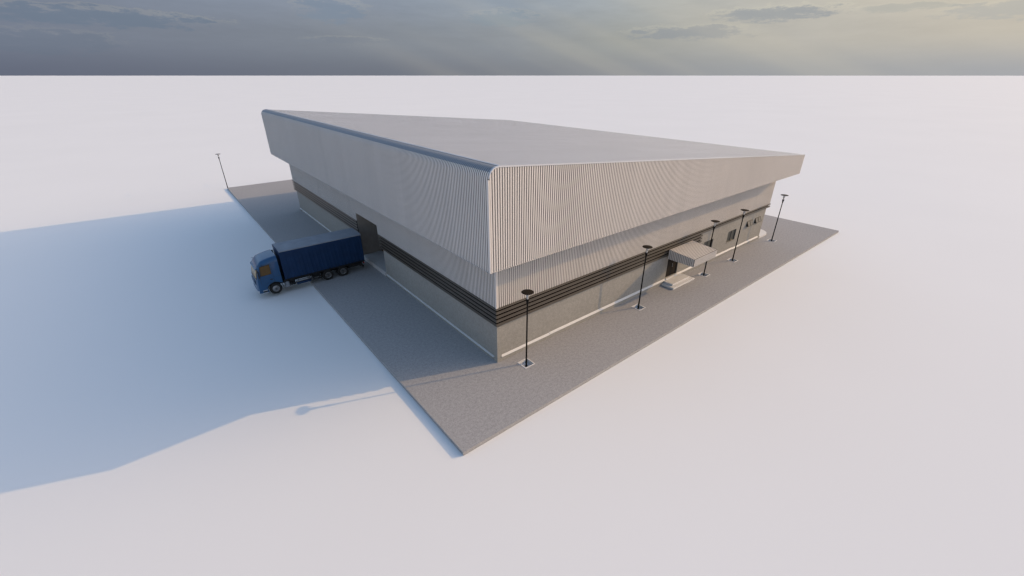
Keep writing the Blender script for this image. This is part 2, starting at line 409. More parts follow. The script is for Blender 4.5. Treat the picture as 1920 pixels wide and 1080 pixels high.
# two tall windows
for wi,(x0,x1,z0,z1) in enumerate(WINS):
    f = MB(); t=.09; ya,yb = yy+.08,yy+.24; m_=(x0+x1)/2
    for bx in ((x0,x0+t,z0,z1),(x1-t,x1,z0,z1),(x0+t,x1-t,z0,z0+t),(x0+t,x1-t,z1-t,z1),(m_-.07,m_+.07,z0+t,z1-t)): f.box(bx[0],bx[1],ya,yb,bx[2],bx[3])
    w = part('window', f, M['frame'])
    f = MB(); f.box(x0+t,m_-.07,yy+.15,yy+.19,z0+t,z1-t); f.box(m_+.07,x1-t,yy+.17,yy+.21,z0+t,z1-t); build('pane', f, M['glass'], w, O)
    f = MB(); f.box(x0-.05,x1+.05,EY+.06,yy+.08,z0-.09,z0-.002); build('sill', f, M['stucco'], w, O)
# two pairs of small top-hung windows standing open
for x0,x1,z0,z1 in AWN:
    f = MB(); t=.06
    for bx in ((x0,x0+t,z0,z1),(x1-t,x1,z0,z1),(x0+t,x1-t,z0,z0+t),(x0+t,x1-t,z1-t,z1)): f.box(bx[0],bx[1],yy+.02,yy+.24,bx[2],bx[3])
    f.box(x0+t,x1-t,yy+.24,yy+.29,z0+t,z1-t)
    w = part('window', f, M['seal'])
    m_ = (x0+x1)/2; L = z1-z0-.05
    for a_,b_ in ((x0+.05,m_-.04),(m_+.04,x1-.05)):
        an = math.radians(24); dy, dz = -L*math.sin(an), -L*math.cos(an); ty, tz = .045*math.cos(an), -.045*math.sin(an)
        def sl(mb, u0,u1,v0,v1,d0,d1):        # box on the tilted sash plane: u along x, v down the sash, d depth
            vs=[]
            for d in (d0,d1):
                for (u,v_) in ((u0,v0),(u1,v0),(u1,v1),(u0,v1)):
                    vs.append((u, yy+.0+dy*v_-math.cos(an)*d, z1-.03+dz*v_+math.sin(an)*d*0))
            mb.add(vs, [(0,1,2,3),(7,6,5,4),(0,4,5,1),(1,5,6,2),(2,6,7,3),(3,7,4,0)])
        f = MB()
        sl(f,a_,a_+.1,0,1,0,.06); sl(f,b_-.1,b_,0,1,0,.06); sl(f,a_+.1,b_-.1,0,.1,0,.06); sl(f,a_+.1,b_-.1,.9,1,0,.06)
        s_ = build('sash', f, M['seal'], w, O)
        f = MB(); sl(f,a_+.1,b_-.1,.1,.9,.015,.04); build('pane', f, M['frost'], w, O)
    f = MB(); f.add([(x0+.03,yy,z1-.05),(x0+.03,yy-L*math.sin(math.radians(24)),z1-.05-L*math.cos(math.radians(24))),(x0+.03,yy,z0+.04),
                     (x0+.055,yy,z1-.05),(x0+.055,yy-L*math.sin(math.radians(24)),z1-.05-L*math.cos(math.radians(24))),(x0+.055,yy,z0+.04)],
                    [(0,1,2),(5,4,3),(0,3,4,1),(1,4,5,2),(2,5,3,0)]); build('side_flap', f, M['seal'], w, O)

# canopy over the entrance
CX0,CX1,CY0,CY1 = 43.3, 49.75, 4.1, EY-.36
zb, zt_, zf = 4.62, 6.06, 5.74
f = MB(); rb = ribs(CY0, CY1, RIB, .07); n = len(rb)
vs = [(CX0, y, zf+(zt_-zf)*(y-CY0)/(CY1-CY0)+o_) for y,o_ in rb] + [(CX1, y, zf+(zt_-zf)*(y-CY0)/(CY1-CY0)+o_) for y,o_ in rb]
strip(f, vs, [(i,i+1,n+i+1,n+i) for i in range(n-1)], n-1)
cn = part('canopy', f, M['cladding'], fix=False)
f = MB(); rb = ribs(CX0, CX1, RIB, .07); n=len(rb)
strip(f, [(x,CY0-o_,zb) for x,o_ in rb]+[(x,CY0-o_,zf+.07) for x,o_ in rb], [(i,i+1,n+i+1,n+i) for i in range(n-1)], n-1)
for X,s_ in ((CX0,-1),(CX1,1)):
    rb = ribs(CY0, CY1, RIB, .07); n=len(rb)
    strip(f, [(X+s_*o_,y,zb) for y,o_ in rb]+[(X+s_*o_,y,zf+.07+(zt_-zf)*(y-CY0)/(CY1-CY0)) for y,o_ in rb], [(i,i+1,n+i+1,n+i) for i in range(n-1)], n-1)
build('fascia', f, M['cladding'], cn, O, fix=False)
f = MB(); f.quad((CX0,CY0,zb+.05),(CX1,CY0,zb+.05),(CX1,CY1,zb+.05),(CX0,CY1,zb+.05)); f.box(CX0,CX1,CY1,CY1+.05,zb,zt_); build('ceiling_panel', f, M['cladding'], cn, O, fix=False)

# entrance steps and the rounded step at the far corner
f = MB(); f.rbox(43.1,49.25,6.4,EY-.07,.0,.28,.025); f.rbox(43.75,48.5,6.98,EY-.075,.28,.56,.025); f.box(44.25,47.45,EY-.07,EY+REC+.3,.5,.83)
st = build('entrance_steps', f, M['white_trim'], None, (46,8,0))
st['label'] = 'two low white steps leading up to the dark door under the canopy'; st['category'] = 'steps'
f = MB(); pts = [(WXL+.01,EY+.02),(80.6,EY+.02)]
for k in range(1,15):
    t = -PI/2 + (PI*.92)*k/14; pts.append((80.6+3.1*math.cos(t), EY+.02+3.1+3.1*math.sin(t)))
pts.append((WXL+.01, pts[-1][1]))
n=len(pts); f.add([(x,y,.0) for x,y in pts]+[(x,y,.25) for x,y in pts], [tuple(range(n-1,-1,-1)), tuple(range(n,2*n))]+[(i,(i+1)%n,(i+1)%n+n,i+n) for i in range(n)])
cs = build('rounded_step', f, M['white_trim'], None, (79,10,0))
cs['label'] = 'low white step with rounded edge at the far end of the long sunlit wall'; cs['category'] = 'step'

# ------------------------------------------------------------------ lamp posts
def lamp(loc, label):
    t = empty('street_lamp', loc, label, 'street lamp', 'lamp posts around the warehouse')
    def b(nm, mb, m, par=None, **k): return build(nm, mb, m, par or t, (0,0,0), smooth=True, **k)
    H = 8.86
    b('pole', MB().lathe([(.17,0),(.17,.03),(.11,.05),(.105,.9),(.095,2),(.08,H-.75),(.10,H-.55),(.14,H-.30),(.18,H-.06),(.18,H)], n=14), M['black'])
    g_ = b('glass_cup', MB().lathe([(.10,H),(.14,H+.3),(.22,H+.62),(.20,H+.62),(.12,H+.3),(.08,H+.03)], n=16, cap=False), M['cup'])
    b('bulb', MB().lathe([(.05,H),(.10,H+.08),(.13,H+.3),(.09,H+.40),(0.001,H+.43)], n=12), M['bulb'], g_)
    st_ = MB()
    st_.tube([(0,0,H+.3),(0,0,H+.8)], .022, 6)
    b('stay', st_, M['black'], g_)
    b('disc_shade', MB().lathe([(.001,H+.76),(.20,H+.77),(.64,H+.825),(.67,H+.84),(.67,H+.865),(.60,H+.885),(.001,H+.92)], n=36), M['disc'])
    return t
def copy_tree(o, parent=None):
    c = o.copy(); C.objects.link(c)
    if parent: c.parent = parent
    for ch in list(o.children): copy_tree(ch, c)
    return c
base = lamp((PITS[0][0], PITS[0][1], ZG), 'black lamp post with disc shade nearest the front corner of the building')
LBL = ['black lamp post by the blank wall just left of the ribbed entrance canopy',
       'black lamp post standing in front of the entrance canopy, its pole crossing the first window',
       'black lamp post between the closed tall window and the small open windows',
       'farthest black lamp post on the sunlit side, clear of the far building end']
lamps = [base]
for (x,y),lb in zip(PITS[1:], LBL):
    c = copy_tree(base); c.location = (x*S,y*S,ZG*S); c['label'] = lb; lamps.append(c)
for x,y,lb in ((.12,128.2,'distant thin lamp post alone at the far left corner of the paving'),
               (19.0,128.2,'lamp post behind the building, at the rear edge of the paving, seen by its shadow')):
    c = copy_tree(base); c.location = (x*S,y*S,.002); c['label'] = lb; lamps.append(c)

# white square kerb frames let into the paving round the five front lamp posts
PL = ['white square kerb around the foot of the lamp post nearest the front corner',
      'white square kerb around the foot of the lamp post left of the canopy',
      'white square kerb around the foot of the lamp post in front of the canopy',
      'white square kerb around the foot of the lamp post beside the tall window',
      'white square kerb around the foot of the farthest lamp post on the right']
def frame_mb():
    f = MB(); o_,i_ = PH, PH-.13
    def ring(z): return [(-o_,-o_,z),(o_,-o_,z),(o_,o_,z),(-o_,o_,z)], [(-i_,-i_,z),(i_,-i_,z),(i_,i_,z),(-i_,i_,z)]
    a1_,b1_ = ring(-ZG+.035); a0_,b0_ = ring(.0)
    vs = a1_+b1_+a0_+b0_
    fs = []
    for k in range(4):
        j=(k+1)%4; fs += [(k,j,4+j,4+k),(4+k,4+j,12+j,12+k),(8+k,8+j,j,k)]
    return f.add(vs, fs)
fm = None
for (x,y),lb in zip(PITS, PL):
    if fm is None: fm = build('kerb_frame', frame_mb(), M['white_trim'], None, (0,0,0)); o = fm
    else: o = fm.copy(); C.objects.link(o)
    o.location = (x*S,y*S,(ZG+.002)*S); o['label'] = lb; o['category'] = 'kerb'; o['group'] = 'kerb frames around the lamp post feet'

# ------------------------------------------------------------------ truck (drives towards -X)
TY0, TY1 = 43.85, 48.15
TO = (0,46,0)
tr = empty('truck', TO, 'blue truck with navy tarpaulin box backed up to the loading bay', 'truck')
def tp(nm, mb, m, parent=None, **k): return build(nm, mb, m, parent or tr, TO, **k)
# cab shell lofted across the width
prof = [(-4.15,1.62,0),(-4.15,4.95,0),(-4.15,5.86,1),(-4.9,5.78,1),(-5.8,5.62,1),(-6.4,5.42,.95),(-6.84,5.02,.7),(-7.1,4.62,.45),(-7.14,4.50,.1),
        (-7.36,3.6,0),(-7.52,2.72,0),(-7.58,2.0,0),(-7.60,1.45,0),(-7.58,1.12,0)]
arch = [(-6.35,1.12,0),(-6.28,1.45,0),(-6.0,1.75,0),(-5.6,1.92,0),(-5.2,1.97,0),(-4.8,1.9,0),(-4.45,1.72,0)]
full = prof + arch
st_ = [(0,.62,.26),(.04,.50,.17),(.34,.06,.07),(.46,.01,.03),(.8,0,0),(2.15,-.01,-.02),(3.5,0,0),(3.84,.01,.03),(3.96,.06,.07),(4.26,.50,.17),(4.3,.62,.26)]
f = MB(); n = len(full); vs = []
for y,dz,dx in st_:
    for x,z,w in full:
        front = 1 if x < -6.7 and z > 1.0 else 0
        vs.append((x + (dx*front if front else 0) + (dz*.5*w if x < -5.5 and w > .5 else 0), TY0+y, z - dz*w))
fs = [tuple(range(n)), tuple((len(st_)-1)*n+i for i in range(n-1,-1,-1))]
for k in range(len(st_)-1):
    for i in range(n): fs.append((k*n+i, (k+1)*n+i, (k+1)*n+(i+1)%n, k*n+(i+1)%n))
f.add(vs, fs); cab = tp('cab', f, M['paint'], smooth=True)
# windscreen: black seal with glass, wrapped between the pillars
def front_x(z, y):                                   # outer surface of the cab front
    pts = [(4.50,-7.14),(3.6,-7.36),(2.72,-7.52),(2.0,-7.58)]
    for (za,xa),(zb_,xb) in zip(pts, pts[1:]):
        if z >= zb_: x = xa + (xb-xa)*(za-z)/(za-zb_); break
    else: x = -7.58
    d = min(y, 4.3-y); c = [(0,.26),(.04,.17),(.34,.07),(.46,.03),(.8,0),(2.2,-.02)]
    for (ya,ca),(yb,cb) in zip(c, c[1:]):
        if d <= yb: return x + ca + (cb-ca)*(d-ya)/(yb-ya)
    return x
def screen(mb, y0, y1, z0, z1, off, ny=12, nz=5):
    vs = []
    for j in range(nz+1):
        for i in range(ny+1):
            y = y0+(y1-y0)*i/ny; z = z0+(z1-z0)*j/nz; vs.append((front_x(z,y)-off, TY0+y, z))
    b_ = len(vs)
    vs += [(x+.05,y,z) for x,y,z in vs]
    W = ny+1; fs = [(j*W+i, j*W+i+1, (j+1)*W+i+1, (j+1)*W+i) for j in range(nz) for i in range(ny)]
    fs += [tuple(q+b_ for q in q_[::-1]) for q_ in fs]
    ed = [i for i in range(W)] + [j*W+ny for j in range(1,nz+1)] + [nz*W+i for i in range(ny-1,-1,-1)] + [j*W for j in range(nz-1,0,-1)]
    for k in range(len(ed)): a_,c_ = ed[k], ed[(k+1)%len(ed)]; fs.append((a_,c_,c_+b_,a_+b_))
    mb.add(vs, fs)
f = MB(); screen(f,.18,4.12,2.92,4.46,.012); ws = tp('windscreen', f, M['seal'])
f = MB(); screen(f,.42,3.88,3.1,4.38,.03); pass
f = MB(); screen(f,.34,3.7,3.12,4.3,.03); build('glass', f, M['screen'], ws, TO)
for y in (1.15,2.6):
    f = MB(); f.tube([(front_x(3.05,y)-.06,TY0+y,3.02),(front_x(3.9,y+.9)-.06,TY0+y+.9,3.75)], .02, 5)
    tp('wiper', f, M['black'])
# visor, grille, bumper, lights
f = MB(); f.prism_y([(-6.95,4.62),(-7.28,4.44),(-7.30,4.38),(-7.0,4.5)], TY0+.35, TY1-.35); tp('sun_visor', f, M['paint'])
f = MB(); screen(f,.75,3.55,1.85,2.62,.02,8,3)
gr = tp('grille', f, M['seal'])
f = MB()
for k in range(4): f.box(front_x(2,2)-.06, front_x(2,2)+.02, TY0+.85, TY1-.85, 1.95+k*.17, 2.01+k*.17)
build('grille_bar', f, M['paint'], gr, TO)
bp = [(-7.62,1.14),(-7.68,.95),(-7.62,.66),(-7.3,.58),(-6.25,.58),(-6.25,1.12)]
f = MB(); vs=[]; stt=[(0,.35),(.12,.16),(.4,.04),(2.15,0),(3.9,.04),(4.18,.16),(4.3,.35)]; n=len(bp)
for y,d in stt:
    vs += [(x+(d if x<-7 else 0), TY0+y, z) for x,z in bp]
f.add(vs, [tuple(range(n)), tuple((len(stt)-1)*n+i for i in range(n-1,-1,-1))]+[(k*n+i,(k+1)*n+i,(k+1)*n+(i+1)%n,k*n+(i+1)%n) for k in range(len(stt)-1) for i in range(n)])
bm_ = tp('bumper', f, M['paint'])
for s_ in (0,1):
    Y = (lambda y: TY0+y) if s_ == 0 else (lambda y: TY1-y)
    f = MB(); ya,yb = sorted((Y(.12),Y(.95))); f.box(-7.63,-7.3,ya,yb,.8,1.06); build('headlight', f, M['lamp_glass'], tr, TO)
    f = MB(); ya,yb = sorted((Y(-.02),Y(.03))); f.box(-7.05,-6.4,ya,yb,.98,1.06); f.box(-7.1,-6.4,ya,yb,.62,.68); build('step_strip', f, M['lamp_glass'], bm_, TO)
    f = MB(); ya,yb = sorted((Y(-.025),Y(.03))); f.box(-7.0,-6.4,ya,yb,.72,.94); build('step_recess', f, M['seal'], bm_, TO)
    # side window, door lines, handle, mirror
    f = MB(); ya,yb = sorted((Y(-.012),Y(.04)))
    f.prism_y([(-6.90,3.30),(-6.72,4.78),(-6.5,4.86),(-5.32,4.94),(-5.32,3.36)], ya, yb)
    sw = tp('side_window', f, M['seal'])
    f = MB(); ya,yb = sorted((Y(-.026),Y(.02)))
    f.prism_y([(-6.80,3.37),(-6.64,4.72),(-6.48,4.78),(-5.38,4.86),(-5.38,3.43)], ya, yb)
    build('glass', f, M['amber'], sw, TO)
    f = MB(); ya,yb = sorted((Y(-.008),Y(.02)))
    for a_,b_,c_,d_ in ((-5.2,-5.17,2.05,4.98),(-6.98,-6.95,2.0,3.3),(-6.95,-5.2,5.0,5.03),(-6.2,-5.2,2.05,2.08),(-7.2,-4.3,2.86,2.875)): f.box(a_,b_,ya,yb,c_,d_)
    dl = tp('door_seam', f, M['seal'])
    f = MB(); ya,yb = sorted((Y(-.05),Y(.01))); f.box(-5.75,-5.35,ya,yb,2.5,2.62); tp('door_handle', f, M['seal'])
    f = MB(); ya,yb = sorted((Y(-.38),Y(-.14))); f.rbox(-7.15,-6.98,ya,yb,3.15,4.3,.04)
    f.tube([(-7.0,Y(.05),4.35),(-7.06,Y(-.26),4.33),(-7.06,Y(-.26),4.2)],.025,6); f.tube([(-7.0,Y(.02),3.2),(-7.06,Y(-.26),3.22)],.025,6)
    tp('wing_mirror', f, M['seal'])
    # wheel arch lip and mud guard
    f = MB(); ya,yb = sorted((Y(-.03),Y(.5))); pts=[]
    for k in range(13):
        t = PI*(.02+.96*k/12); pts.append((-5.25+1.13*math.cos(t), .88+1.13*math.sin(t)))
    for (xa,za),(xb,zb_) in zip(pts,pts[1:]):
        f.quad((xa,ya,za),(xb,ya,zb_),(xb,yb,zb_),(xa,yb,za)); k_=.94
        f.quad((xa,ya,za),(xb,ya,zb_),(-5.25+(xb+5.25)*k_,ya,.88+(zb_-.88)*k_),(-5.25+(xa+5.25)*k_,ya,.88+(za-.88)*k_))
    tp('wheel_arch', f, M['chassis'], fix=False)
# exhaust stack and air intake behind the cab
f = MB(); f.tube([(-3.95,TY1-.45,1.6),(-3.95,TY1-.45,5.7)], .13, 10); tp('air_intake', f, M['seal'])
# chassis
f = MB()
for y in (TY0+1.35,TY1-1.35-.2): f.box(-7.0,8.5,y,y+.2,.95,1.45)
for x in (-5.3,-2.5,0,2.55,4.95,8.2): f.box(x-.1,x+.1,TY0+1.5,TY1-1.5,1.0,1.4)
f.box(-3.9,8.7,TY0+.12,TY1-.12,1.72,1.9)
f.box(5.9,8.4,TY0+.35,TY1-.35,1.05,1.5); f.box(.3,1.4,TY0+.3,TY1-.3,1.0,1.6)
tp('chassis', f, M['chassis'])
for x in (-5.25,2.55,4.95):
    f = MB(); f.tube([(x,TY0+.35,.88),(x,TY1-.35,.88)], .13, 10); tp('axle', f, M['chassis'])
# wheels
def wheel(x, yside, sgn, dual):
    r = .885
    w = MB()
    def tyre(y):
        w.lathe([(.50,-.02),(.56,-.04),(.80,-.03),(.865,.03),(r,.09),(r,.40),(.865,.46),(.80,.50),(.56,.50),(.50,.46)], x, 0, r, 32, 'y', cap=False)
    w.lathe([(.50,0),(.57,-.03),(.80,-.03),(.865,.03),(r,.09),(r,.42),(.865,.47),(.80,.50),(.56,.50),(.50,.46),(.50,0)], 0,0,0, 32, 'y', cap=False)
    if dual: w.lathe([(.50,.58),(.57,.55),(.80,.55),(.865,.60),(r,.66),(r,.99),(.865,1.04),(.80,1.08),(.56,1.08),(.50,1.04),(.50,.58)], 0,0,0, 32, 'y', cap=False)
    rim = MB(); dpt = .30 if dual else .04
    rim.lathe([(.515,.02),(.50,.0),(.46,.02),(.44,.06+dpt*.4),(.40,dpt),(.17,dpt-.03)], 0,0,0, 32, 'y', cap=False)
    if not dual:
        rim.lathe([(.46,.02),(.44,-.0),(.30,-.07),(.17,-.09)],0,0,0,32,'y',cap=False)
    hub = MB(); hub.lathe([(.17,dpt-.0),(.17,-.10),(.13,-.14),(.001,-.15)],0,0,0,18,'y')
    for k in range(10):
        a_ = 2*PI*k/10; yq = (dpt-.06) if dual else -.075
        hub.lathe([(.022,yq),(.022,yq-.05)], .235*math.cos(a_), 0, .235*math.sin(a_), 6, 'y')
    def place(mb):
        q = MB(); q.add([(x+p[0], yside+sgn*p[1], r+p[2]) for p in mb.v], mb.f); return q
    t_ = tp('wheel', place(w), M['rubber'], smooth=True)
    build('rim', place(rim), M['rim'] , t_, TO, smooth=True)
    build('hub', place(hub), M['hub'], t_, TO, smooth=True)
for x,dual in ((-5.25,False),(2.55,True),(4.95,True)):
    wheel(x, TY0+.06, 1, dual); wheel(x, TY1-.06, -1, dual)
for x in (2.55,4.95):
    for y0_ in (TY0+.04, TY1-.9):
        f = MB(); pts=[(x+1.02*math.cos(PI*(.08+.84*k/10)), .9+ .98*math.sin(PI*(.08+.84*k/10))) for k in range(11)]
        for (xa,za),(xb,zb_) in zip(pts,pts[1:]): f.quad((xa,y0_,za),(xb,y0_,zb_),(xb,y0_+.86,zb_),(xa,y0_+.86,za))
        tp('mudguard', f, M['chassis'], fix=False)
# tanks and boxes between the axles, near side and far side
f = MB(); f.rbox(-3.9,-3.2,TY0+.05,TY0+.95,.55,1.55,.12); tk = tp('fuel_tank', f, M['tank'])
f = MB(); f.rbox(-3.9,-2.4,TY1-.95,TY1-.05,.55,1.55,.12); tp('fuel_tank', f, M['tank'])
f = MB()
for x in (-2.95,-2.55): f.lathe([(.2,0),(.22,.05),(.22,.75),(.2,.8)], x, TY0+.12, .95, 16, 'y')
f.box(-3.1,-2.35,TY0+.4,TY0+1.1,1.15,1.6); tp('battery_box', f, M['chassis'])
f = MB()
for z in (1.42,1.17):
    f.lathe([(.001,-2.25),(.10,-2.2),(.12,-2.1),(.12,-.25),(.10,-.12),(.001,-.08)], 0, TY0+.18, z, 12, 'x')
tp('air_tank', f, M['tank'], smooth=True)
f = MB(); 
for x in (-1.95,-.55,-.3): f.box(x,x+.05,TY0+.02,TY0+.34,.8,1.66)
f.box(-2.3,.05,TY0+.1,TY0+.4,.99,1.03); tp('tank_bracket', f, M['seal'])
f = MB(); f.rbox(-2.2,-.1,TY0+.04,TY0+.5,.62,.95,.04); tp('side_guard', f, M['tarp'])
f = MB(); f.box(.1,1.55,TY0+.06,TY0+.12,.72,.86); f.box(.1,1.55,TY0+.06,TY0+.12,1.14,1.26); f.box(.3,.38,TY0+.12,TY0+.5,.72,1.6); f.box(1.2,1.28,TY0+.12,TY0+.5,.72,1.6); tp('side_rail', f, M['chassis'])
# rear end
f = MB(); f.box(8.45,8.62,TY0+.25,TY1-.25,.68,.9); f.box(8.1,8.5,TY0+.9,TY0+1.05,.7,1.5); f.box(8.1,8.5,TY1-1.05,TY1-.9,.7,1.5); tp('underrun_bar', f, M['chassis'])
f = MB(); f.box(8.6,8.75,TY0+.2,TY0+.9,1.3,1.52); tp('tail_light', f, M['red'])
f = MB(); f.box(8.6,8.75,TY1-.9,TY1-.2,1.3,1.52); tp('tail_light', f, M['red'])
# box body
BX0,BX1,BZ0,BZ1 = -3.66, 8.78, 1.95, 6.58
f = MB(); f.rbox(BX0,BX1,TY0+.03,TY1-.03,BZ0,BZ1-.16,.05); bd = tp('box_body', f, M['tarp'])
f = MB(); f.rbox(BX0-.02,BX0+.06,TY0+.08,TY1-.08,BZ0-.05,BZ1-.12,.02); build('front_panel', f, M['tarp'], bd, TO)
f = MB(); f.rbox(BX1-.04,BX1+.03,TY0+.05,TY1-.05,BZ0-.15,BZ1-.1,.02)
for y in (TY0+.5,TY0+1.5,TY1-1.5,TY1-.5): f.tube([(BX1+.06,y,BZ0),(BX1+.06,y,BZ1-.3)], .03, 6)
build('rear_door', f, M['chassis'], bd, TO)
# tarpaulin roof, slightly sagging between its hoops
f = MB(); nx, ny = 36, 10; vs=[]
for i in range(nx+1):
    for j in range(ny+1):
        x = BX0-.04+(BX1-BX0+.08)*i/nx; v_ = j/ny; y = TY0-.02+(TY1-TY0+.04)*v_
        e = min(v_,1-v_); z = BZ1-.10+ .11*min(1,e*7) + .018*math.cos(2*PI*i/6)*min(1,e*5) + .008*math.sin(i*1.7+j*2.1)
        vs.append((x,y,z))
W=ny+1; f.add(vs, [(i*W+j,(i+1)*W+j,(i+1)*W+j+1,i*W+j+1) for i in range(nx) for j in range(ny)])
x0_,x1_ = BX0-.04, BX1+.04
for y,s_ in ((TY0-.02,1),(TY1+.02,-1)):
    f.quad((x0_,y,BZ1-.30),(x1_,y,BZ1-.30),(x1_,y,BZ1-.09),(x0_,y,BZ1-.09))
rf = tp('tarpaulin_roof', f, M['tarp_roof'], smooth=True)
# side curtains: rippled sheet, scalloped lower hem with straps and buckles
for s_ in (0,1):
    Y = (lambda d: TY0-d) if s_ == 0 else (lambda d: TY1+d)
    f = MB(); N=150; vs=[]
    zz = [BZ1-.22, 5.6, 4.6, 3.6, 2.6, 2.02]
    for i in range(N+1):
        x = BX0+.03+(BX1-BX0-.06)*i/N; hem = .05*abs(math.sin(PI*(i/ (N/25))))
        for k,z in enumerate(zz):
            w_ = [0,.3,.6,.9,1,1][k]
            d = .03 + w_*(.014*math.sin(x*5.2)+.010*math.sin(x*11.3+z)+.006*math.sin(x*23.1+1.3*z))
            vs.append((x, Y(d), z-(hem if k == 5 else 0)))
    W=len(zz); f.add(vs, [(i*W+k,(i+1)*W+k,(i+1)*W+k+1,i*W+k+1) for i in range(N) for k in range(W-1)])
    cu = tp('side_curtain', f, M['tarp'], smooth=True)
    for i in range(25):
        f = MB(); x = BX0+.3+(BX1-BX0-.6)*i/24; ya,yb = sorted((Y(.035),Y(.055))); f.box(x-.025,x+.025,ya,yb,1.72,2.28)
        ya,yb = sorted((Y(.055),Y(.075))); f.box(x-.035,x+.035,ya,yb,1.84,1.94)
        build('curtain_strap', f, M['chassis'], cu, TO)
    f = MB(); ya,yb = sorted((Y(-.06),Y(.0))); f.box(BX0,BX1,ya,yb,1.72,1.93); tp('body_sill', f, M['chassis'])
# pale corner posts
f = MB(); f.box(BX0-.05,BX0+.07,TY1-.14,TY1+.03,1.9,BZ1-.2); tp('corner_post', f, M['bodywhite'])
f = MB(); f.box(BX0-.05,BX0+.05,TY0-.03,TY0+.10,1.9,BZ1-.2); tp('corner_post', f, M['tarp'])

# ------------------------------------------------------------------ camera
cam = bpy.data.cameras.new('Camera'); co = bpy.data.objects.new('Camera', cam); C.objects.link(co)
YAW, PITCH = 51.0696, 26.488
co.location = (-13.854*S, -24.055*S, 30*S)
co.rotation_euler = (math.radians(90-PITCH), 0, math.radians(YAW-90))
cam.sensor_width = 36; cam.lens = 799.74/1920*36; cam.clip_start = .5; cam.clip_end = 200000
sc = bpy.context.scene; sc.camera = co

# ------------------------------------------------------------------ sun
SUN_AZ, SUN_EL = math.radians(-21.0), math.radians(21.99)
sd = Vector((math.cos(SUN_AZ)*math.cos(SUN_EL), math.sin(SUN_AZ)*math.cos(SUN_EL), math.sin(SUN_EL)))
L = bpy.data.lights.new('Sun', 'SUN'); L.energy = 2.0; L.angle = math.radians(.4); L.color = (1, .66, .30)
lo = bpy.data.objects.new('Sun', L); C.objects.link(lo); lo.location = (60, -30, 60)
lo.rotation_euler = sd.to_track_quat('Z', 'Y').to_euler()

# ------------------------------------------------------------------ sky: Nishita above a bank of evening cloud
w = bpy.data.worlds.new('World'); sc.world = w; w.use_nodes = True
nt = w.node_tree; N = nt.nodes; K = nt.links; N.clear()
out = N.new('ShaderNodeOutputWorld'); bg = N.new('ShaderNodeBackground'); K.new(bg.outputs[0], out.inputs[0])
bg.inputs['Strength'].default_value = .15
sky = N.new('ShaderNodeTexSky'); sky.sky_type = 'NISHITA'; sky.sun_disc = False
sky.sun_elevation = SUN_EL; sky.sun_rotation = math.radians(90) - SUN_AZ
sky.dust_density = 1.5; sky.ozone_density = 1.5
tc = N.new('ShaderNodeTexCoord'); sep = N.new('ShaderNodeSeparateXYZ'); K.new(tc.outputs['Generated'], sep.inputs[0])
def mth(op, a_, b_=None, c_=None, clamp=False):
    n = N.new('ShaderNodeMath'); n.operation = op; n.use_clamp = clamp
    for i,v in enumerate((a_,b_,c_)):
        if v is None: continue
        if isinstance(v,(int,float)): n.inputs[i].default_value = v
        else: K.new(v, n.inputs[i])
    return n.outputs[0]
def mix(f_, a_, b_):
    n = N.new('ShaderNodeMix'); n.data_type = 'RGBA'
    for s_,v in ((n.inputs['Factor'],f_),(n.inputs[6],a_),(n.inputs[7],b_)):
        if isinstance(v,(int,float)): s_.default_value = v
        elif isinstance(v,tuple): s_.default_value = (*v,1)
        else: K.new(v, s_)
    return n.outputs[2]
def smooth(v, a_, b_, t0=0., t1=1.):
    n = N.new('ShaderNodeMapRange'); n.interpolation_type = 'SMOOTHSTEP'; K.new(v, n.inputs['Value'])
    for k,x in (('From Min',a_),('From Max',b_),('To Min',t0),('To Max',t1)): n.inputs[k].default_value = x
    return n.outputs[0]
def ramp(v, stops):
    n = N.new('ShaderNodeValToRGB'); K.new(v, n.inputs[0]); e = n.color_ramp.elements
    while len(e) > 1: e.remove(e[-1])
    for i,(p,c) in enumerate(stops):
        q = e[0] if i == 0 else e.new(p)
        q.position = p; q.color = (*c,1)
    return n.outputs[0]
def noise(vec, scale, detail=6, rough=.55, dist=0.):
    n = N.new('ShaderNodeTexNoise'); K.new(vec, n.inputs['Vector']); n.inputs['Scale'].default_value = scale
    n.inputs['Detail'].default_value = detail; n.inputs['Roughness'].default_value = rough; n.inputs['Distortion'].default_value = dist
    return n.outputs['Fac']
az = mth('ARCTAN2', sep.outputs['Y'], sep.outputs['X'])                  # radians
el = mth('ARCSINE', sep.outputs['Z'])
# t: 0 at the left of the view (azimuth 101 deg), 1 at the right (1 deg); brighter towards the sun
t = mth('DIVIDE', mth('SUBTRACT', math.radians(101), az), math.radians(100), clamp=True)
e = mth('DIVIDE', el, math.radians(8), clamp=True)
comb = N.new('ShaderNodeCombineXYZ'); K.new(mth('MULTIPLY', az, 3.), comb.inputs[0]); K.new(mth('MULTIPLY', el, 16.), comb.inputs[1])
n1 = noise(comb.outputs[0], 1.6, 7, .6, .3); n2 = noise(comb.outputs[0], 5.5, 8, .62); n3 = noise(comb.outputs[0], .8, 3, .5)
lowc = ramp(t, [(0,(.128,.146,.200)),(.35,(.165,.182,.220)),(.55,(.235,.250,.275)),(.75,(.34,.35,.36)),(1,(.40,.405,.42))])
midc = ramp(t, [(0,(.180,.208,.272)),(.30,(.215,.240,.280)),(.50,(.275,.298,.325)),(.62,(.345,.355,.340)),(.80,(.48,.462,.42)),(1,(.575,.525,.44))])
topc = ramp(t, [(0,(.200,.238,.315)),(.30,(.255,.295,.365)),(.50,(.295,.345,.405)),(.65,(.41,.435,.44)),(.82,(.55,.52,.45)),(1,(.68,.61,.48))])
col = mix(smooth(e, 0., .45), lowc, midc); col = mix(smooth(e, .45, 1.), col, topc)
